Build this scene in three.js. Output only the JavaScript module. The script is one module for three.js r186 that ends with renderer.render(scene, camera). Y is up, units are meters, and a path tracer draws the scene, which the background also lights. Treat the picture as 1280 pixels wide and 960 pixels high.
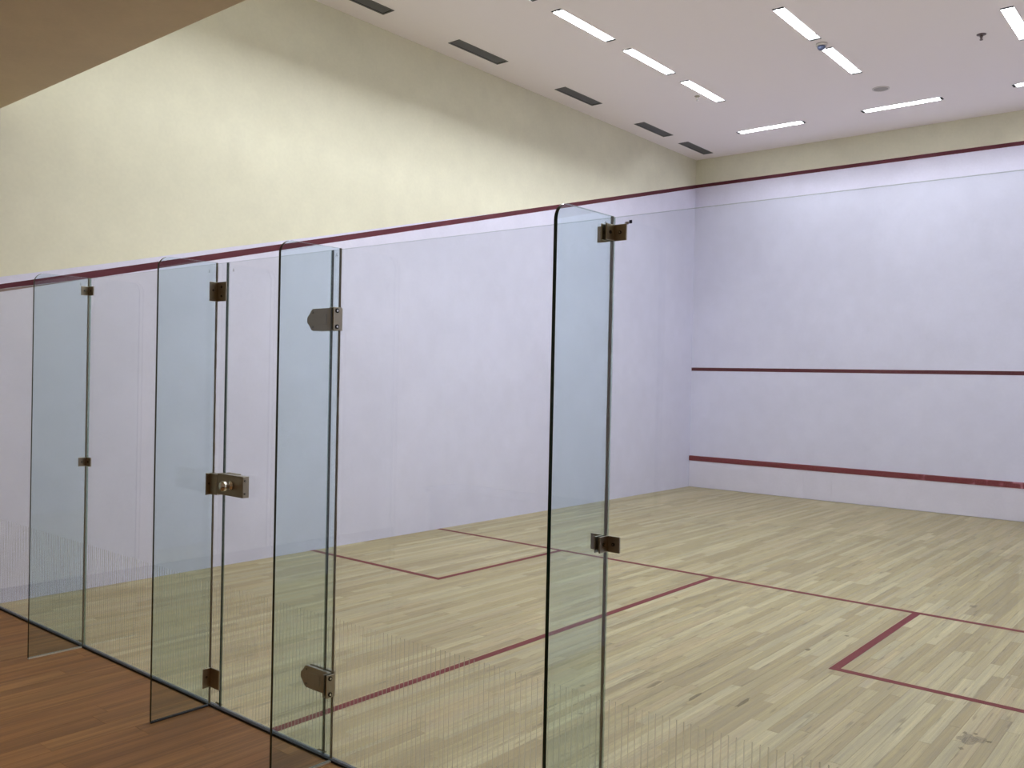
import * as THREE from 'three';
import { mergeGeometries } from 'three/addons/utils/BufferGeometryUtils.js';
import { RoundedBoxGeometry } from 'three/addons/geometries/RoundedBoxGeometry.js';
import { RectAreaLightUniformsLib } from 'three/addons/lights/RectAreaLightUniformsLib.js';

// ---------------------------------------------------------------- camera, exposure, light levels
// Court axes: x from the left wall (0) to the right wall (6.4), z from the front wall (0) to the glass (9.8), y up, metres.
const scene = new THREE.Scene();
scene.background = new THREE.Color(0x000000);
const camera = new THREE.PerspectiveCamera(46.88, 4 / 3, 0.05, 60);
camera.position.set(6.556, 1.6343, 12.2002);
camera.rotation.set(-0.00899, 0.69272, 0.02099, 'YXZ');
camera.updateMatrixWorld(true); camera.updateProjectionMatrix();
const renderer = new THREE.WebGLRenderer({ antialias: true });
renderer.toneMapping = THREE.LinearToneMapping;
renderer.toneMappingExposure = 1.13;
renderer.shadowMap.enabled = true;
RectAreaLightUniformsLib.init();
const LAMP_COLOUR = new THREE.Color().setRGB(0.93, 0.985, 1.03);
const WARM = new THREE.Color().setRGB(1.0, 0.66, 0.36), WARM_POWER = 110;   // gallery downlights
const LAMP_POWER = 260;         // radiance of the light on each flank of a tube

// ---------------------------------------------------------------- helpers
let seed = 20240;
const rnd = () => { seed = (seed * 1664525 + 1013904223) >>> 0; return seed / 4294967296; };
const taken = {};
function numbered(n) { const k = taken[n] = (taken[n] ?? -1) + 1; return k ? `${n}_${String(k).padStart(3, '0')}` : n; }
function mesh(name, geo, mat, parent, x = 0, y = 0, z = 0) {
  const m = new THREE.Mesh(geo, mat); m.name = name; m.position.set(x, y, z); (parent ?? scene).add(m); return m;
}
function thing(name, label, category, x = 0, y = 0, z = 0, group) {
  const g = new THREE.Group(); g.name = numbered(name); g.position.set(x, y, z);
  g.userData = { label, category }; if (group) g.userData.group = group; scene.add(g); return g;
}
function setting(name, label, category) {
  const g = new THREE.Group(); g.name = name; g.userData = { label, category, kind: 'structure' }; scene.add(g); return g;
}
// box between two corners, uv in metres on every face
function boxGeo(x0, y0, z0, x1, y1, z1, u0 = 0, v0 = 0) {
  const g = new THREE.BoxGeometry(x1 - x0, y1 - y0, z1 - z0); g.translate((x0 + x1) / 2, (y0 + y1) / 2, (z0 + z1) / 2);
  const p = g.attributes.position, n = g.attributes.normal, uv = g.attributes.uv;
  for (let i = 0; i < p.count; i++) {
    const X = p.getX(i), Y = p.getY(i), Z = p.getZ(i);
    if (Math.abs(n.getX(i)) > 0.5) uv.setXY(i, Z + u0, Y + v0);
    else if (Math.abs(n.getY(i)) > 0.5) uv.setXY(i, Z + u0, X + v0);
    else uv.setXY(i, X + u0, Y + v0);
  }
  return g;
}
// polygon in the (a, b) plane pushed along the third axis
function prism(points, depth, holes = []) {
  const s = new THREE.Shape(points.map(([a, b]) => new THREE.Vector2(a, b)));
  for (const h of holes) s.holes.push(new THREE.Path(h.map(([a, b]) => new THREE.Vector2(a, b))));
  return new THREE.ExtrudeGeometry(s, { depth, bevelEnabled: false });
}

// ---------------------------------------------------------------- textures
function tileNoise(n, cells, s) {          // smooth value noise that tiles
  const cx = cells[0], cy = cells[1], g = new Float32Array(cx * cy); let q = s;
  const r = () => { q = (q * 1664525 + 1013904223) >>> 0; return q / 4294967296; };
  for (let i = 0; i < g.length; i++) g[i] = r();
  const out = new Float32Array(n * n), sm = t => t * t * (3 - 2 * t);
  for (let y = 0; y < n; y++) for (let x = 0; x < n; x++) {
    const fx = x / n * cx, fy = y / n * cy, x0 = Math.floor(fx), y0 = Math.floor(fy), tx = sm(fx - x0), ty = sm(fy - y0);
    const a = g[(y0 % cy) * cx + x0 % cx], b = g[(y0 % cy) * cx + (x0 + 1) % cx], c = g[((y0 + 1) % cy) * cx + x0 % cx], d = g[((y0 + 1) % cy) * cx + (x0 + 1) % cx];
    out[y * n + x] = (a * (1 - tx) + b * tx) * (1 - ty) + (c * (1 - tx) + d * tx) * ty;
  }
  return out;
}
function dataTexture(n, fn, srgb, rx = 1, ry = 1) {
  const d = new Uint8Array(n * n * 4);
  for (let i = 0; i < n * n; i++) { const c = fn(i); d[i * 4] = c[0]; d[i * 4 + 1] = c[1]; d[i * 4 + 2] = c[2]; d[i * 4 + 3] = 255; }
  const t = new THREE.DataTexture(d, n, n); t.wrapS = t.wrapT = THREE.RepeatWrapping; t.magFilter = THREE.LinearFilter; t.minFilter = THREE.LinearMipmapLinearFilter;
  t.generateMipmaps = true; if (srgb) t.colorSpace = THREE.SRGBColorSpace; t.repeat.set(rx, ry); t.needsUpdate = true; return t;
}
const N = 512;
// plaster: very slight blotches in the paint and a fine orange-peel relief; one tile is 3 m
const pl = [tileNoise(N, [7, 7], 11), tileNoise(N, [24, 24], 12), tileNoise(N, [170, 170], 13), tileNoise(N, [256, 256], 14)];
const plasterMap = dataTexture(N, i => { const v = 240 + 5 * (pl[0][i] - 0.5) + 5 * (pl[1][i] - 0.5) + 4 * (pl[2][i] - 0.5); return [v, v, v]; }, true, 1 / 3, 1 / 3);
const plasterBump = dataTexture(N, i => { const v = 128 + 70 * (pl[2][i] - 0.5) + 60 * (pl[3][i] - 0.5) + 30 * (pl[1][i] - 0.5); return [v, v, v]; }, false, 1 / 3, 1 / 3);
// maple: streaks along u; one tile is 1.6 m long and 0.4 m across
const mg = [tileNoise(N, [5, 90], 21), tileNoise(N, [12, 220], 22), tileNoise(N, [3, 24], 23), tileNoise(N, [60, 60], 24), tileNoise(N, [10, 40], 25)];
const mapleMap = dataTexture(N, i => {
  let k = 0.93 + 0.08 * (mg[0][i] - 0.5) + 0.06 * (mg[1][i] - 0.5) + 0.13 * (mg[2][i] - 0.5) + 0.05 * (mg[3][i] - 0.5);
  const streak = Math.max(0, mg[4][i] - 0.84) * 1.2; k -= streak;
  return [238 * k, 236 * k - 3 * streak, 230 * k - 14 * streak].map(v => Math.max(0, Math.min(255, v)));
}, true, 1 / 1.6, 1 / 0.4);
const mapleRough = dataTexture(N, i => { const v = 150 + 60 * (mg[2][i] - 0.5) + 40 * (mg[3][i] - 0.5); return [v, v, v]; }, false, 1 / 1.6, 1 / 0.4);
// laminate of the gallery
const lg = [tileNoise(N, [4, 70], 31), tileNoise(N, [9, 200], 32), tileNoise(N, [3, 16], 33)];
const laminateMap = dataTexture(N, i => {
  const k = 0.9 + 0.12 * (lg[0][i] - 0.5) + 0.08 * (lg[1][i] - 0.5) + 0.2 * (lg[2][i] - 0.5);
  return [250 * k, 246 * k, 240 * k].map(v => Math.max(0, Math.min(255, v)));
}, true, 1 / 1.3, 1 / 0.4);
// red tape and paint with scuffs where the balls hit
const rg = [tileNoise(N, [220, 5], 41), tileNoise(N, [90, 12], 42), tileNoise(N, [16, 2], 43)];
const wornRed = dataTexture(N, i => {              // one tile is the whole 6.4 m strip; the paint is chipped where the play is
  const x = (i % N) / N * 6.4, played = Math.max(0, Math.min(1, (x - 2.9) / 0.5));
  const s = played * Math.max(0, Math.min(1, (rg[0][i] * 0.45 + rg[1][i] * 0.3 + rg[2][i] * 0.5 - 0.60) * 3.4));
  return [118 + 92 * s, 38 + 130 * s, 48 + 130 * s];
}, true, 1 / 6.4, 1 / 0.4);

// ---------------------------------------------------------------- materials
const C = (r, g, b) => new THREE.Color().setRGB(r, g, b);
const std = o => new THREE.MeshStandardMaterial(o);
const M = {
  lavender: std({ color: C(0.80, 0.785, 0.955), map: plasterMap, bumpMap: plasterBump, bumpScale: 0.0004, roughness: 0.55 }),
  cream: std({ color: C(0.86, 0.83, 0.66), map: plasterMap, bumpMap: plasterBump, bumpScale: 0.0004, roughness: 0.85 }),
  ceiling: std({ color: C(0.95, 0.89, 0.89), roughness: 0.9 }),
  galleryCeiling: std({ color: C(0.84, 0.70, 0.48), map: plasterMap, roughness: 0.9 }),
  galleryWall: std({ color: C(0.8, 0.75, 0.64), map: plasterMap, roughness: 0.85 }),
  tin: std({ color: C(0.84, 0.80, 0.93), map: plasterMap, roughness: 0.5 }),
  red: std({ color: C(0.085, 0.008, 0.018), roughness: 0.8 }),
  redFloor: std({ color: C(0.155, 0.024, 0.030), roughness: 0.85 }),
  redWorn: std({ color: C(0.9, 0.85, 0.9), map: wornRed, roughness: 0.75 }),
  subfloor: std({ color: C(0.08, 0.055, 0.03), roughness: 0.95 }),
  skirting: std({ color: C(0.09, 0.05, 0.03), roughness: 0.5 }),
  bench: std({ color: C(0.04, 0.035, 0.035), roughness: 0.6 }),
  metal: std({ color: C(0.40, 0.36, 0.29), metalness: 1, roughness: 0.38 }),
  metalBright: std({ color: C(0.85, 0.83, 0.8), metalness: 1, roughness: 0.12 }),
  screw: std({ color: C(0.03, 0.03, 0.03), metalness: 0.6, roughness: 0.35 }),
  screwHead: std({ color: C(0.7, 0.68, 0.64), metalness: 1, roughness: 0.2 }),
  gasket: std({ color: C(0.03, 0.03, 0.035), roughness: 0.6 }),
  silicone: std({ color: C(0.21, 0.175, 0.12), roughness: 0.5 }),
  whiteBead: std({ color: C(0.75, 0.7, 0.6), roughness: 0.5 }),
  channel: std({ color: C(0.018, 0.016, 0.014), roughness: 0.45, metalness: 0.3 }),
  edgeDark: new THREE.MeshPhysicalMaterial({ color: C(0.006, 0.03, 0.026), roughness: 0.12 }),
  edge: new THREE.MeshPhysicalMaterial({ color: C(0.60, 0.70, 0.66), roughness: 0.08, transmission: 0.92, thickness: 0, ior: 1.5 }),
  glass: new THREE.MeshPhysicalMaterial({ color: C(0.955, 0.97, 0.97), roughness: 0, transmission: 1, thickness: 0, ior: 1.5 }),
  finGlass: new THREE.MeshPhysicalMaterial({ color: C(0.88, 0.94, 0.945), roughness: 0, transmission: 1, thickness: 0, ior: 1.5 }),
  film: new THREE.MeshPhysicalMaterial({ color: C(0.64, 0.58, 0.43), roughness: 1, transmission: 0.6, thickness: 0, ior: 1.3, transparent: true, opacity: 0.40 }),
  etch: std({ color: C(0.25, 0.3, 0.4), roughness: 0.9, transparent: true, opacity: 0.45 }),
  stickerDark: std({ color: C(0.05, 0.06, 0.13), roughness: 0.6 }),
  stickerPale: std({ color: C(0.55, 0.58, 0.72), roughness: 0.6 }),
  trough: std({ color: C(0.9, 0.9, 0.9), roughness: 0.5 }),
  lampEnd: std({ color: C(0.02, 0.02, 0.02), roughness: 0.6 }),
  lampGlow: std({ color: C(0.9, 0.9, 0.9), emissive: LAMP_COLOUR, emissiveIntensity: 4 }),
  warmGlow: std({ color: C(0.9, 0.85, 0.75), emissive: WARM, emissiveIntensity: 4 }),
  vent: std({ color: C(0.14, 0.14, 0.135), roughness: 0.6, metalness: 0.2 }),
  ventDark: std({ color: C(0.03, 0.03, 0.03), roughness: 0.9 }),
  whitePlastic: std({ color: C(0.72, 0.68, 0.66), roughness: 0.5 }),
  greyGrille: std({ color: C(0.42, 0.39, 0.38), roughness: 0.7 }),
  bluePlastic: std({ color: C(0.09, 0.11, 0.2), roughness: 0.3 }),
  bronze: std({ color: C(0.18, 0.14, 0.14), metalness: 0.8, roughness: 0.35 }),
  stain: std({ color: C(0.14, 0.115, 0.07), roughness: 0.8, transparent: true, opacity: 0.15 }),
  greyStain: std({ color: C(0.18, 0.18, 0.18), roughness: 0.8, transparent: true, opacity: 0.10 }),
};

// ---------------------------------------------------------------- the court shell
const W = 6.4, H = 4.99, ZG = 9.8, T = 0.2;       // width, ceiling height, glass face, wall thickness
const GH = 3.38, GX = 9.6, GZ = 14.2;             // gallery ceiling height, right end, rear wall
const OUT_F = 4.589, OUT_B = 2.16;                // centre of the out line at the front wall and at the glass
const outY = z => OUT_F + (OUT_B - OUT_F) * z / 9.79;
const slopeHalf = 0.0265;                         // half the line's width, measured upright
const gap = z => Math.max(0, (z - 4.6) / 5.2) * 0.05;   // the lavender paint runs a little over the line near the glass

function sideWall(name, x0, label) {              // x0: outer face of the slab; the slab is T thick
  const g = setting(name, label, 'wall');
  const zs = [0, 4.6, 6, 7, 8, 9, ZG], edge = zs.map((z, i) => [-z, outY(z) + slopeHalf + gap(z) + (i > 1 ? [0.004, -0.003, 0.003, -0.002, 0][i - 2] : 0)]);
  const inner = x0 < 0 ? 0 : W;
  const low = prism([[0, -0.15], ...edge, [-ZG, -0.15]], T), up = prism([...edge, [-ZG, H + 0.14], [0, H + 0.14]], T);
  for (const k of [low, up]) { k.rotateY(Math.PI / 2); k.translate(x0, 0, 0); }
  mesh('painted_wall', low, M.lavender, g); mesh('upper_plaster', up, M.cream, g).userData.label = 'cream plaster above the out line';
  const a = outY(0), b = outY(ZG);
  const line = prism([[0, a - slopeHalf], [0, a + slopeHalf], [-ZG, b + slopeHalf], [-ZG, b - slopeHalf]], 0.0012);
  line.rotateY(Math.PI / 2); line.translate(x0 < 0 ? 0 : W - 0.0012, 0, 0);
  mesh('out_line', line, M.red, g).userData.label = 'dark red sloping out line';
  return g;
}
sideWall('wall_left', -T, 'lavender court side wall with cream plaster above a sloping red line, under the air vents');
sideWall('wall_right', W, 'lavender court side wall opposite the air vents');
{
  const g = setting('wall_front', 'lavender front wall of the court with three red lines', 'wall');
  mesh('painted_wall', boxGeo(-T, -0.15, -T, W + T, OUT_F + 0.025, 0), M.lavender, g);
  mesh('upper_plaster', boxGeo(-T, OUT_F + 0.025, -T, W + T, H + 0.14, 0), M.cream, g).userData.label = 'cream plaster above the out line';
  mesh('out_line', boxGeo(0, OUT_F - 0.025, 0, W, OUT_F + 0.025, 0.0012), M.red, g).userData.label = 'dark red out line';
  mesh('service_line', boxGeo(0, 1.772, 0, W, 1.822, 0.0012), M.red, g).userData.label = 'dark red service line';
}
{ // tin along the foot of the front wall: plates with thin joints and a red strip on top
  const g = thing('tin_board', 'pale metal tin board along the foot of the front wall with worn red top strip', 'tin board', 0, 0, 0);
  const xs = [0.002, 1.796, 2.19, 6.398];
  for (let i = 0; i < 3; i++) mesh('plate', boxGeo(xs[i] + 0.001, 0.004, 0.001, xs[i + 1] - 0.001, 0.402, 0.016, i * 0.7), M.tin, g);
  const strip = prism([[0.001, 0.402], [0.022, 0.402], [0.022, 0.468], [0.012, 0.476], [0.001, 0.476]], W - 0.004);
  strip.rotateY(Math.PI / 2); strip.scale(1, 1, -1);
  const p = strip.attributes.position; for (let i = 0; i < p.count; i++) p.setXYZ(i, p.getX(i) + 0.002, p.getY(i), p.getZ(i));
  const idx = strip.index; if (!idx) { for (let i = 0; i < p.count; i += 3) for (const at of Object.values(strip.attributes)) for (let k = 0; k < at.itemSize; k++) { const a = at.getComponent(i, k); at.setComponent(i, k, at.getComponent(i + 1, k)); at.setComponent(i + 1, k, a); } }
  strip.computeVertexNormals();
  const uv = strip.attributes.uv; for (let i = 0; i < p.count; i++) uv.setXY(i, p.getX(i), p.getY(i));
  mesh('red_strip', strip, M.redWorn, g).userData.label = 'dark red strip scuffed by balls';
}

// ---------------------------------------------------------------- ceiling with its lights and vents
const lampW = 0.115, lampL = 0.93, LAMP_DEPTH = 0.05, TUBE_Y = 0.03;
const lamps = [];                                  // [x centre, z centre, along z?]
const ROW = [2.87, 4.07, 5.27, 6.47, 7.67, 8.87];
for (const z of ROW) { lamps.push([1.615, z, true, 'side', ROW.indexOf(z)]); lamps.push([3.235, z + 0.04, true, 'middle', ROW.indexOf(z)]); lamps.push([4.845, z + 0.06, true, 'far', ROW.indexOf(z)]); }
[1.63, 3.28, 4.93].forEach((x, i) => lamps.push([x, 1.035, false, 'front', i]));
const vents = [0.65, 1.83, 3.57, 5.36, 7.0];
{
  const g = setting('ceiling', 'off-white plaster ceiling of the court', 'ceiling');
  const hole = (x0, x1, z0, z1) => [[x0, -z0], [x1, -z0], [x1, -z1], [x0, -z1]];
  const holes = lamps.map(([x, z, al]) => { const a = (al ? lampW : lampL) / 2, b = (al ? lampL : lampW) / 2; return hole(x - a, x + a, z - b, z + b); });
  for (const z of vents) holes.push(hole(0.27, 0.41, z - 0.375, z + 0.375));
  const c = prism([[-T, T], [W + T, T], [W + T, -(ZG + 0.15)], [-T, -(ZG + 0.15)]], 0.14, holes);
  c.rotateX(-Math.PI / 2); c.translate(0, H, 0);
  mesh('plaster_slab', c, M.ceiling, g);
}
const ORD = ['first', 'second', 'third', 'fourth', 'fifth', 'sixth'];
function lamp([x, z, al, row, i]) {
  const where = row === 'front' ? ['nearest the air vents', 'in the middle', 'farthest from the air vents'][i] : `${ORD[i]} from front wall`;
  const label = { side: `linear ceiling light in the row beside the air vents, ${where}`, middle: `linear ceiling light in the middle row of the court, ${where}`, far: `linear ceiling light in the row farthest from the air vents, ${where}`, front: `linear ceiling light parallel to the front wall, ${where}` }[row];
  const g = thing('linear_ceiling_light', label, 'ceiling light', x, H, z, 'linear lights recessed in the court ceiling');
  if (!al) g.rotation.y = Math.PI / 2;
  const a = lampW / 2, b = lampL / 2, d = LAMP_DEPTH, e = 0.001;
  mesh('housing', mergeGeometries([boxGeo(-a + e, d, -b + e, a - e, d + 0.01, b - e), boxGeo(-a + e, -0.002, -b + e, -a + 0.004, d, b - e), boxGeo(a - 0.004, -0.002, -b + e, a - e, d, b - e)]), M.trough, g);
  for (const s of [-1, 1]) mesh('end_cap', boxGeo(-a + 0.004, -0.002, s > 0 ? b - 0.03 : -b + e, a - 0.004, d, s > 0 ? b - e : -b + 0.03), M.lampEnd, g).userData.label = 'dark end cap';
  const tube = new THREE.CylinderGeometry(0.0105, 0.0105, lampL - 0.064, 16); tube.rotateX(Math.PI / 2);
  mesh('tube', tube, M.lampGlow, g, 0, TUBE_Y, 0).userData.label = 'glowing white tube';
  for (const s of [-1, 1]) {                       // the light of the tube, one strip on each flank
    const l = new THREE.RectAreaLight(LAMP_COLOUR, row === 'front' ? LAMP_POWER * 0.72 : LAMP_POWER, lampL - 0.064, 0.018), tilt = Math.PI / 3;
    l.name = 'lamp_light'; g.add(l);
    const n = new THREE.Vector3(s * Math.sin(tilt), -Math.cos(tilt), 0);
    l.position.copy(n).multiplyScalar(0.0125).add(new THREE.Vector3(0, TUBE_Y, 0));
    const zAxis = n.clone().negate(), xAxis = new THREE.Vector3(0, 0, 1), yAxis = new THREE.Vector3().crossVectors(zAxis, xAxis);
    l.quaternion.setFromRotationMatrix(new THREE.Matrix4().makeBasis(xAxis, yAxis, zAxis));
  }
  return g;
}

lamps.forEach(lamp);
vents.forEach((z, i) => {
  const g = thing('air_vent', `dark grey slotted air vent in the ceiling, ${ORD[i]} from the front wall`, 'air vent', 0.34, H, z, 'air vents along the ceiling edge');
  const fr = [boxGeo(-0.078, -0.004, -0.383, -0.062, 0, 0.383), boxGeo(0.062, -0.004, -0.383, 0.078, 0, 0.383), boxGeo(-0.062, -0.004, -0.383, 0.062, 0, -0.367), boxGeo(-0.062, -0.004, 0.367, 0.062, 0, 0.383)];
  mesh('frame', mergeGeometries(fr), M.vent, g);
  for (let k = 0; k < 6; k++) { const s = mesh('slat', new THREE.BoxGeometry(0.016, 0.0025, 0.732), M.vent, g, -0.0515 + k * 0.0206, 0.006, 0); s.rotation.z = 0.5; }
  mesh('duct', mergeGeometries([boxGeo(-0.069, 0.1, -0.374, 0.069, 0.105, 0.374), boxGeo(-0.0695, 0, -0.3745, -0.066, 0.1, 0.3745), boxGeo(0.066, 0, -0.3745, 0.0695, 0.1, 0.3745), boxGeo(-0.066, 0, -0.3745, 0.066, 0.1, -0.371), boxGeo(-0.066, 0, 0.371, 0.066, 0.1, 0.3745)]), M.ventDark, g);
});
const lathe = (pts, n = 24) => new THREE.LatheGeometry(pts.map(([r, y]) => new THREE.Vector2(r, y)), n);
{
  const g = thing('smoke_detector', 'round ceiling detector with dark blue lower half between two middle-row lights', 'detector', 3.235, H, 3.505);
  mesh('base', lathe([[0, -0.022], [0.052, -0.022], [0.056, -0.014], [0.056, 0], [0, 0]]), M.whitePlastic, g);
  mesh('body', lathe([[0, -0.062], [0.02, -0.06], [0.034, -0.05], [0.04, -0.036], [0.04, -0.022], [0, -0.022]]), M.bluePlastic, g).userData.label = 'dark blue dome';
}
[[4.53, 2.85, 'bronze fire sprinkler on the open ceiling facing the front wall'], [1.475, 2.76, 'small fire sprinkler beside a linear light near the air vents']].forEach(([x, z, label], i) => {
  const g = thing('fire_sprinkler', label, 'sprinkler', x, H, z, 'ceiling fire sprinklers');
  const k = i ? 0.75 : 1;
  mesh('escutcheon', lathe([[0, -0.012], [0.02, -0.012], [0.042 * k, -0.004], [0.043 * k, 0], [0, 0]]), i ? M.metal : M.bronze, g);
  mesh('body', lathe([[0, -0.045], [0.006, -0.045], [0.008, -0.03], [0.015, -0.026], [0.015, -0.012], [0, -0.012]], 12), i ? M.metalBright : M.bronze, g);
  for (const s of [-1, 1]) { const a = mesh('frame_arm', new THREE.BoxGeometry(0.003, 0.028, 0.005), i ? M.metalBright : M.bronze, g, s * 0.009, -0.038, 0); a.rotation.z = s * 0.25; }
  mesh('deflector', lathe([[0, -0.056], [0.014, -0.055], [0.015, -0.052], [0, -0.05]], 16), i ? M.metalBright : M.bronze, g);
});
{
  const g = thing('ceiling_speaker', 'flat round grey ceiling speaker beside the lights near the front wall', 'speaker', 3.275, H, 1.79);
  mesh('rim', lathe([[0.078, -0.001], [0.079, -0.007], [0.092, -0.006], [0.094, 0], [0.078, 0]], 40), M.whitePlastic, g);
  mesh('grille', lathe([[0, -0.004], [0.079, -0.004], [0.079, 0], [0, 0]], 40), M.greyGrille, g).userData.label = 'grey perforated grille';
}

// ---------------------------------------------------------------- maple court floor
// how much of a floor piece the photograph shows (pixels of its clipped outline)
const pv = new THREE.Vector3();
function shown(x0, z0, x1, z1) {
  let poly = [];
  for (const [x, z] of [[x0, z0], [x1, z0], [x1, z1], [x0, z1]]) {
    pv.set(x, 0, z).applyMatrix4(camera.matrixWorldInverse); if (pv.z > -0.3) return 0;
    pv.applyMatrix4(camera.projectionMatrix); poly.push([pv.x * 640, pv.y * 480]);
  }
  for (const [ax, s, lim] of [[0, 1, 640], [0, -1, 640], [1, 1, 480], [1, -1, 480]]) {
    const out = [];
    for (let i = 0; i < poly.length; i++) {
      const a = poly[i], b = poly[(i + 1) % poly.length], da = lim - s * a[ax], db = lim - s * b[ax];
      if (da >= 0) out.push(a);
      if (da * db < 0) { const t = da / (da - db); out.push([a[0] + (b[0] - a[0]) * t, a[1] + (b[1] - a[1]) * t]); }
    }
    poly = out; if (!poly.length) return 0;
  }
  let s = 0; for (let i = 0; i < poly.length; i++) { const a = poly[i], b = poly[(i + 1) % poly.length]; s += a[0] * b[1] - a[1] * b[0]; }
  return Math.abs(s) / 2;
}
const floor = setting('floor', 'pale maple strip floor of the squash court with red lines', 'floor');
mesh('subfloor', boxGeo(-T, -0.15, -T, W + T, -0.018, ZG + 0.02), M.subfloor, floor);
{
  const tones = [[0.575, 0.49, 0.285], [0.555, 0.465, 0.26], [0.605, 0.525, 0.315], [0.51, 0.43, 0.235], [0.56, 0.49, 0.30], [0.59, 0.50, 0.305], [0.465, 0.385, 0.21], [0.65, 0.57, 0.35], [0.54, 0.46, 0.262], [0.575, 0.472, 0.275]];
  const mats = tones.map(t => std({ color: C(...t), map: mapleMap, roughnessMap: mapleRough, roughness: 0.8 }));
  const rows = 112, w = W / rows, planks = [];
  for (let r = 0; r < rows; r++) {
    let z = -rnd() * 0.8; const x0 = r * w;
    while (z < ZG - 0.01) {
      const len = 0.35 + rnd() * 1.15, a = Math.max(0, z), b = Math.min(ZG - 0.004, z + len); z += len;
      if (b - a < 0.05) continue;
      const u = rnd(), pick = u < 0.12 ? 6 : u < 0.2 ? 3 : Math.floor(rnd() * 10);
      planks.push({ x0: x0 + 0.0004, x1: x0 + w - 0.0004, z0: a + 0.0005, z1: b - 0.0005, tone: pick, u: rnd() * 5, v: rnd() * 5, drop: rnd() * 0.0003 });
    }
  }
  for (const p of planks) p.area = shown(p.x0, p.z0, p.x1, p.z1);
  planks.sort((a, b) => b.area - a.area);
  const rest = [];
  planks.forEach((p, i) => {
    const g = boxGeo(p.x0, -0.018, p.z0, p.x1, -p.drop, p.z1, p.u, p.v);
    if (i < 300) { mesh('plank', g, mats[p.tone], floor); return; }
    const c = new Float32Array(g.attributes.position.count * 3); for (let k = 0; k < c.length; k++) c[k] = tones[p.tone][k % 3];
    g.setAttribute('color', new THREE.BufferAttribute(c, 3)); rest.push(g);
  });
  const far = mesh('planks', mergeGeometries(rest), std({ color: C(1, 1, 1), vertexColors: true, map: mapleMap, roughnessMap: mapleRough, roughness: 0.8 }), floor);
  far.userData.kind = 'stuff';
  // painted lines
  const zs = 5.463, zb = 7.114, xl = 1.612, xr = 4.775, xh = 3.181, h = 0.025, t = 0.0009;
  const fl = (n, a, b, c, d) => { mesh(n, boxGeo(a, -0.0004, b, c, t, d), M.redFloor, floor).userData.label = 'dull red painted floor line'; };
  fl('short_line', 0, zs - h, W, zs + h);
  fl('half_court_line', xh - h, zs + h, xh + h, ZG - 0.004);
  fl('service_box_line', 0, zb - h, xl + h, zb + h); fl('service_box_line', xl - h, zs + h, xl + h, zb - h);
  fl('service_box_line', xr - h, zb - h, W, zb + h); fl('service_box_line', xr - h, zs + h, xr + h, zb - h);
  // stains on the boards
  const blot = (x, z, r, m, stretch = 1) => {
    const s = new THREE.Shape(); for (let k = 0; k < 14; k++) { const a = k / 14 * Math.PI * 2, q = r * (0.65 + 0.6 * rnd()); const P = [Math.cos(a) * q, Math.sin(a) * q * stretch]; k ? s.lineTo(...P) : s.moveTo(...P); }
    const g = new THREE.ExtrudeGeometry(s, { depth: 0.0002, bevelEnabled: false }); g.rotateX(-Math.PI / 2); g.translate(x, 0.0002, z);
    mesh('floor_stain', g, m, floor).userData.label = 'small dark stain on the boards';
  };
  for (const [x, z, r, k] of [[5.643, 7.664, 0.035, 1], [5.60, 7.69, 0.05, 1], [5.57, 7.62, 0.011, 0], [5.611, 7.60, 0.009, 0], [5.60, 7.83, 0.012, 0], [5.68, 7.66, 0.012, 0], [4.525, 6.867, 0.016, 0], [3.877, 8.335, 0.014, 0], [4.098, 8.661, 0.012, 0], [5.032, 4.957, 0.03, 1], [4.6, 6.4, 0.012, 0], [3.3, 6.3, 0.012, 0]]) blot(x, z, r, k ? M.greyStain : M.stain, 1.4);
  for (const [x, z, r] of [[4.153, 8.043, 0.012], [4.40, 8.07, 0.012], [4.62, 7.98, 0.012]]) blot(x, z, r, M.stain, 7);
}

// ---------------------------------------------------------------- the gallery on this side of the glass
{
  const g = setting('floor_gallery', 'brown laminate floor of the viewing gallery', 'floor');
  mesh('subfloor', boxGeo(-T, -0.15, ZG + 0.02, GX + T, -0.012, GZ + T), M.subfloor, g);
  const tones = [[0.38, 0.180, 0.052], [0.365, 0.170, 0.048], [0.40, 0.192, 0.057], [0.35, 0.160, 0.045], [0.42, 0.208, 0.062]];
  const mats = tones.map(t => std({ color: C(...t), map: laminateMap, roughness: 0.6 }));
  const w = 0.128; let count = 0;
  for (let x = 0; x < GX - 0.01; x += w) {
    let z = ZG + 0.022 - rnd() * 1.2;
    while (z < GZ - 0.01) {
      const a = Math.max(ZG + 0.022, z), b = Math.min(GZ, z + 1.2); z += 1.2; if (b - a < 0.04) continue;
      mesh('plank', boxGeo(x + 0.0004, -0.012, a + 0.0004, Math.min(GX, x + w) - 0.0004, -0.0002 * rnd(), b - 0.0004, rnd() * 4, rnd() * 4), mats[Math.floor(rnd() * 5)], g); count++;
    }
  }
}
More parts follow.
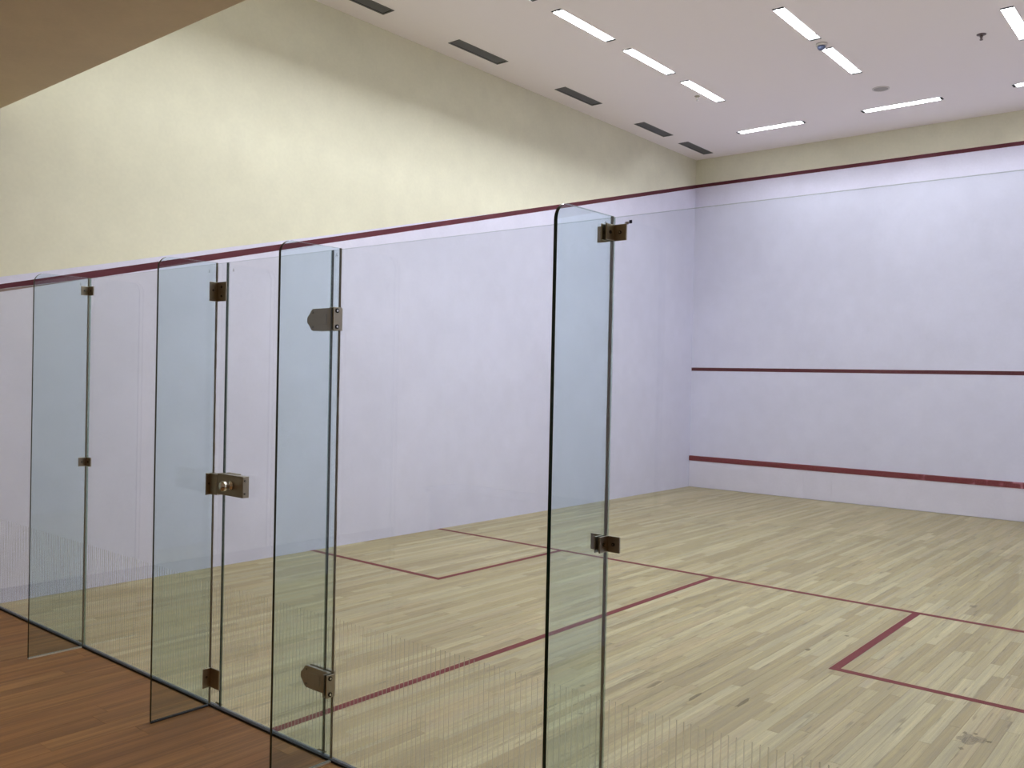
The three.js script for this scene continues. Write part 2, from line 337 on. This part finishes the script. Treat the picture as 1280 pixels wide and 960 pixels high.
{
  const s = setting('ceiling_gallery', 'low plaster ceiling of the viewing gallery', 'ceiling');
  mesh('plaster_slab', boxGeo(-T, GH, ZG, GX + T, GH + 0.15, GZ + T), M.galleryCeiling, s);
  const b = setting('wall_back_upper', 'plaster wall above the glass at the back of the court', 'wall');
  mesh('plaster', boxGeo(-T, GH + 0.15, ZG, W + T, H + 0.14, ZG + 0.15), M.cream, b);
  const l = setting('wall_gallery_left', 'plaster side wall of the gallery', 'wall');
  mesh('plaster', boxGeo(-T, -0.15, ZG, 0, GH, GZ + T), M.galleryWall, l);
  const r = setting('wall_gallery_right', 'plaster end wall of the gallery', 'wall');
  mesh('plaster', boxGeo(GX, -0.15, ZG, GX + T, GH, GZ + T), M.galleryWall, r);
  const k = setting('wall_gallery_rear', 'plaster rear wall of the gallery', 'wall');
  mesh('plaster', boxGeo(0, -0.15, GZ, GX, GH, GZ + T), M.galleryWall, k);
  const f = setting('wall_gallery_front', 'plaster wall beside the court', 'wall');
  mesh('plaster', boxGeo(W + T, -0.15, ZG - T, GX + T, GH + 0.15, ZG), M.galleryWall, f);
  const bb = setting('baseboard_gallery', 'dark baseboard along the gallery side wall', 'baseboard');
  mesh('board', boxGeo(0, 0, ZG + 0.04, 0.014, 0.1, 13.5), M.skirting, bb);
  const g = thing('storage_bench', 'long low dark bench against the rear wall of the gallery', 'bench', 0, 0, 0);
  mesh('body', boxGeo(0.22, 0, 13.78, 5.4, 0.45, GZ - 0.002), M.bench, g);
  const top = new RoundedBoxGeometry(5.24, 0.05, 0.46, 2, 0.012); mesh('seat', top, M.bench, g, 2.81, 0.475, GZ - 0.233);
}

[['over the storage bench end by the side wall', 1.6], ['over the middle of the storage bench', 4.6], ['over the far end of the gallery', 7.8]].forEach(([where, x]) => {
  const g = thing('round_downlight', `warm round downlight in the gallery ceiling ${where}`, 'downlight', x, GH, 12.75, 'downlights in the gallery ceiling');
  mesh('trim_ring', lathe([[0.072, -0.002], [0.076, -0.008], [0.094, -0.006], [0.096, 0], [0.072, 0]], 32), M.whitePlastic, g);
  mesh('lens', lathe([[0, -0.003], [0.072, -0.003], [0.072, 0], [0, 0]], 32), M.warmGlow, g).userData.label = 'glowing warm lens';
  const l = new THREE.RectAreaLight(WARM, WARM_POWER, 0.125, 0.125); l.name = 'lamp_light'; l.rotation.x = -Math.PI / 2; l.position.y = -0.0095; g.add(l);
});

// ---------------------------------------------------------------- glass back wall
const z0 = ZG - 0.001, z1 = ZG + 0.011, TOP = 2.15;   // court face and gallery face of the panes
const FX = [1.364, 2.705, 3.632, 4.98];               // the four fins
const JL = 2.786, JR = 3.566;                         // door edges
const PITCH = 0.0243;
function film(parent, xa, xb) {
  const parts = [];
  for (let k = Math.ceil((xa + 0.008) / PITCH); k * PITCH < xb - 0.008; k++) { const x = k * PITCH; const q = new THREE.PlaneGeometry(0.0044, 0.574); q.translate(x, 0.317, z1 + 0.0003); parts.push(q); }
  const m = mesh('stripe_film', mergeGeometries(parts), M.film, parent); m.userData = { kind: 'stuff', label: 'faint vertical stripes printed along the foot of the glass' };
}
function stamp(parent, x, y) {
  const m = mesh('etched_stamp', mergeGeometries([boxGeo(x - 0.008, y - 0.001, z1 + 0.0002, x + 0.008, y + 0.001, z1 + 0.0004), boxGeo(x - 0.001, y, z1 + 0.0002, x + 0.001, y + 0.013, z1 + 0.0004), boxGeo(x - 0.005, y + 0.006, z1 + 0.0002, x + 0.005, y + 0.0075, z1 + 0.0004)]), M.etch, parent);
  m.userData.label = 'tiny etched safety mark';
}
function panel(name, label, category, xa, xb, ya, { edges = [], group } = {}) {
  const g = thing(name, label, category, 0, 0, 0, group);
  const p = prism([[xa, ya], [xb, ya], [xb, TOP], [xa, TOP]], z1 - z0); p.translate(0, 0, z0);
  mesh('pane', p, [M.glass, M.edge], g);
  for (const e of edges) mesh('polished_edge', boxGeo(e < (xa + xb) / 2 ? e - 0.0012 : e, ya, z0, e < (xa + xb) / 2 ? e : e + 0.0012, TOP, z1), M.edgeDark, g).userData.label = 'dark polished glass edge';
  film(g, xa, xb);
  return g;
}
const PG = 'panes of the glass back wall';
const pA = panel('glass_screen', 'clear fixed glass panel between the side wall and the first glass fin', 'glass screen', 0.004, FX[0] - 0.002, 0.014, { group: PG });
const pB = panel('glass_screen', 'clear fixed glass panel between the first fin and the glass door lock', 'glass screen', FX[0] + 0.002, JL - 0.004, 0.014, { edges: [JL - 0.004], group: PG });
const door = panel('glass_door', 'clear frameless glass door with round-knob lock and two pointed hinges', 'door', JL + 0.003, JR - 0.003, 0.016);
const pC = panel('glass_screen', 'wide clear fixed glass panel between the door hinges and the last fin', 'glass screen', JR + 0.004, FX[3] - 0.002, 0.014, { edges: [JR + 0.004], group: PG });
const pD = panel('glass_screen', 'clear fixed glass panel beyond the last fin, with small blue sticker at its corner', 'glass screen', FX[3] + 0.002, W - 0.004, 0.014, { group: PG });
stamp(pA, 1.255, 2.118); stamp(pB, 2.633, 2.112); stamp(door, 2.84, 2.105); stamp(pC, 3.602, 2.123); stamp(pC, 4.952, 2.128);
mesh('sticker', boxGeo(5.026, 2.122, z1 + 0.0002, 5.040, 2.131, z1 + 0.0005), M.stickerPale, pD).userData.label = 'tiny pale sticker';
mesh('sticker', boxGeo(5.041, 2.124, z1 + 0.0002, 5.052, 2.135, z1 + 0.0005), M.stickerDark, pD).userData.label = 'tiny dark blue sticker';
{ // dark floor channel under the fixed panes, low threshold under the door
  const mk = (xa, xb, label) => {
    const g = thing('floor_channel', label, 'channel', 0, 0, 0, 'dark metal channels under the glass');
    for (const [a, b] of [[z0 - 0.006, z0 - 0.0005], [z1 + 0.0005, z1 + 0.008]]) mesh('rail', boxGeo(xa, 0, a, xb, 0.009, b), M.channel, g);
    mesh('bottom', boxGeo(xa, 0, z0 - 0.0005, xb, 0.008, z1 + 0.0005), M.channel, g);
  };
  mk(0.002, JL - 0.004, 'dark metal floor channel under the panes between side wall and door lock');
  mk(JR + 0.004, W - 0.002, 'dark metal floor channel under the panes beyond the door hinges');
  const t = thing('door_threshold', 'thin dark threshold strip under the glass door', 'threshold', 0, 0, 0);
  mesh('strip', boxGeo(JL - 0.002, 0, z0 - 0.006, JR + 0.002, 0.009, z1 + 0.008), M.channel, t);
}
// corner clamp: one leg flat on the fin, the other flat on the pane; side +1 is the +x face of the fin
function screwOn(parent, axis, x, y, z, r = 0.006, bright = false) {
  const s = new THREE.CylinderGeometry(r, r, 0.003, 16), h = new THREE.CylinderGeometry(r * 0.55, r * 0.55, 0.0015, 6);
  const m = mesh('screw', s, M.screw, parent, x, y, z), k = mesh('screw_socket', h, bright ? M.screwHead : M.metal, m, 0, 0.002, 0); k.userData.label = 'hexagonal socket';
  if (axis === 'z') m.rotation.x = Math.PI / 2; else m.rotation.z = axis === '+x' ? -Math.PI / 2 : Math.PI / 2;
  return m;
}
const plate = (x0, y0, za, x1, y1, zb) => { const g = new RoundedBoxGeometry(x1 - x0, y1 - y0, zb - za, 2, 0.0018); g.translate((x0 + x1) / 2, (y0 + y1) / 2, (za + zb) / 2); return g; };
function clamp(fin, fx, side, y, hgt, reach, wide, screws) {
  const f = fx + side * 0.006, t = 0.006, g = new THREE.Group(); g.name = 'corner_clamp'; g.userData.label = 'brown-grey metal corner clamp'; fin.add(g);
  const a = Math.min(f, f + side * t), b = Math.max(f, f + side * t);
  mesh('fin_plate', plate(a, y - hgt / 2, z1 + 0.0005, b, y + hgt / 2, z1 + reach), M.metal, g);
  const c = Math.min(f, f + side * wide), d = Math.max(f, f + side * wide);
  mesh('pane_plate', plate(c, y - hgt / 2, z1 + 0.0006, d, y + hgt / 2, z1 + 0.008), M.metal, g);
  for (const dy of screws[0]) screwOn(g, side > 0 ? '+x' : '-x', f + side * (t + 0.001), y + dy, z1 + reach * 0.62, 0.0055, true);
  for (const dy of screws[1]) screwOn(g, 'z', f + side * wide * 0.55, y + dy, z1 + 0.009, 0.0055, true);
}
function fin(i, label, bead) {
  const x = FX[i], zo = 10.115, zi = z1 + 0.006, top = TOP + 0.002, r = 0.055, g = thing('glass_fin', label, 'glass fin', 0, 0, 0, 'upright glass fins bracing the back wall');
  const s = new THREE.Shape(); s.moveTo(-zi, 0.008); s.lineTo(-zi, top); s.lineTo(-(zo - r), top); s.absarc(-(zo - r), top - r, r, Math.PI / 2, Math.PI, false); s.lineTo(-zo, 0.008); s.closePath();
  const p = new THREE.ExtrudeGeometry(s, { depth: 0.012, bevelEnabled: false, curveSegments: 12 }); p.rotateY(Math.PI / 2); p.translate(x - 0.006, 0, 0);
  mesh('pane', p, [M.finGlass, M.edge], g);
  // polished outer edge follows the rounded corner
  const e = new THREE.Shape(), t = 0.0012; e.moveTo(-zo, 0.008); e.lineTo(-zo, top - r); e.absarc(-(zo - r), top - r, r, Math.PI, Math.PI * 0.62, true);
  e.absarc(-(zo - r), top - r, r + t, Math.PI * 0.62, Math.PI, false); e.lineTo(-zo - t, 0.008); e.closePath();
  const q = new THREE.ExtrudeGeometry(e, { depth: 0.0122, bevelEnabled: false, curveSegments: 12 }); q.rotateY(Math.PI / 2); q.translate(x - 0.0061, 0, 0);
  mesh('polished_edge', q, M.edgeDark, g).userData.label = 'dark green polished glass edge';
  // silicone joint to the pane, slightly uneven
  const j = []; let y = 0.014; while (y < top - 0.002) { const h = Math.min(0.03 + rnd() * 0.05, top - y), wd = 0.0030 + rnd() * 0.0018; j.push(boxGeo(x - wd, y, z1 + 0.0002, x + wd, y + h, z1 + 0.0065)); y += h; }
  mesh('silicone_joint', mergeGeometries(j), M.silicone, g).userData.label = 'dirty brown silicone joint';
  mesh('floor_bead', boxGeo(x - 0.007, 0, zi + 0.004, x + 0.007, 0.008, zo), bead, g);
  return g;
}
{
  const a = fin(0, 'glass fin with two small square clamps, closest to the side wall', M.whiteBead);
  clamp(a, FX[0], 1, 2.075, 0.052, 0.05, 0.058, [[0], [0]]); clamp(a, FX[0], 1, 1.085, 0.052, 0.05, 0.058, [[0], [0]]);
  const b = fin(1, 'glass fin on the lock side of the glass door', M.gasket);
  clamp(b, FX[1], 1, 2.011, 0.093, 0.047, 0.078, [[0.006], [0.022, -0.022]]); clamp(b, FX[1], 1, 0.142, 0.095, 0.047, 0.078, [[0.006], []]);
  { // keeper of the door lock
    const k = new THREE.Group(); k.name = 'lock_keeper'; k.userData.label = 'brown-grey metal lock keeper'; b.add(k);
    mesh('fin_plate', plate(FX[1] + 0.006, 1.032, z1 + 0.0005, FX[1] + 0.014, 1.136, z1 + 0.05), M.metal, k);
    mesh('keeper_block', plate(FX[1] + 0.0141, 1.036, z1 + 0.0008, JL - 0.002, 1.136, z1 + 0.034), M.metal, k);
    screwOn(k, '+x', FX[1] + 0.0152, 1.086, z1 + 0.034, 0.005);
  }
  const c = fin(2, 'glass fin carrying the pointed hinges of the glass door', M.whiteBead);
  for (const y of [1.857, 0.325]) {
    const h = new THREE.Group(); h.name = 'hinge_plate'; h.userData.label = 'brown-grey hinge plate with two dark screws'; c.add(h);
    mesh('fin_plate', plate(FX[2] + 0.0062, y - 0.048, z1 + 0.0005, FX[2] + 0.012, y + 0.048, z1 + 0.045), M.metal, h);
    mesh('back_plate', plate(FX[2] - 0.014, y - 0.048, z1 + 0.0005, FX[2] - 0.0062, y + 0.048, z1 + 0.045), M.metal, h);
    for (const dy of [-0.033, 0.033]) screwOn(h, '+x', FX[2] + 0.0132, y + dy, z1 + 0.026, 0.0095, true);
    // pointed body on the door
    const X0 = 3.428, X1 = FX[2] - 0.0180, k = 0.046;
    const s = new THREE.Shape(); s.moveTo(X1, y - k); s.lineTo(X1, y + k); s.lineTo(X0 + 0.045, y + k); s.quadraticCurveTo(X0 + 0.03, y + k, X0 + 0.022, y + k * 0.62); s.lineTo(X0 + 0.004, y + 0.012); s.quadraticCurveTo(X0, y, X0 + 0.004, y - 0.012); s.lineTo(X0 + 0.022, y - k * 0.62); s.quadraticCurveTo(X0 + 0.03, y - k, X0 + 0.045, y - k); s.closePath();
    const hg = new THREE.Group(); hg.name = 'hinge'; hg.userData.label = 'pointed brown-grey metal hinge'; door.add(hg);
    for (const [za, nm] of [[z1 + 0.0008, 'front_leaf'], [z0 - 0.0148, 'rear_leaf']]) {
      const e = new THREE.ExtrudeGeometry(s, { depth: 0.011, bevelEnabled: true, bevelSize: 0.0015, bevelThickness: 0.0015, bevelSegments: 2, curveSegments: 8 }); e.translate(0, 0, za + 0.0015);
      mesh(nm, e, M.metal, hg);
    }
    mesh('cover', plate(X0 + 0.062, y - 0.022, z1 + 0.0146, X0 + 0.135, y + 0.022, z1 + 0.018), M.metal, hg);
    for (const dy of [-0.031, 0.031]) screwOn(hg, 'z', X0 + 0.042, y + dy, z1 + 0.0158, 0.0042);
  }
  const d = fin(3, 'glass fin with thick dark green edge between the two widest panels, clamped on both sides', M.whiteBead);
  for (const y of [2.098, 1.104]) for (const s of [1, -1]) clamp(d, FX[3], s, y, 0.052, 0.052, 0.049, [[0], [0]]);
  // lock with its knob on the door
  const L = new THREE.Group(); L.name = 'door_lock'; L.userData.label = 'brown-grey metal lock case with chrome knob'; door.add(L);
  mesh('lock_case', plate(JL + 0.001, 1.043, z1 + 0.0008, 3.000, 1.142, z1 + 0.034), M.metal, L);
  mesh('rear_cover', plate(JL + 0.004, 1.043, z0 - 0.02, 2.885, 1.142, z0 - 0.0008), M.metal, L);
  for (const dy of [-0.03, 0.03]) screwOn(L, '+x', 3.001, 1.0925 + dy, z1 + 0.024, 0.0045);
  const kn = mesh('knob', lathe([[0, 0], [0.021, 0], [0.021, 0.008], [0.013, 0.011], [0.013, 0.022], [0.02, 0.027], [0.0235, 0.034], [0.0235, 0.046], [0.02, 0.052], [0, 0.054]], 32), M.metalBright, L, 2.905, 1.094, z1 + 0.0345);
  kn.rotation.x = Math.PI / 2; kn.userData.label = 'round chrome knob';
}

scene.traverse(o => { if (o.isMesh) { o.castShadow = true; o.receiveShadow = true; } });
renderer.render(scene, camera);
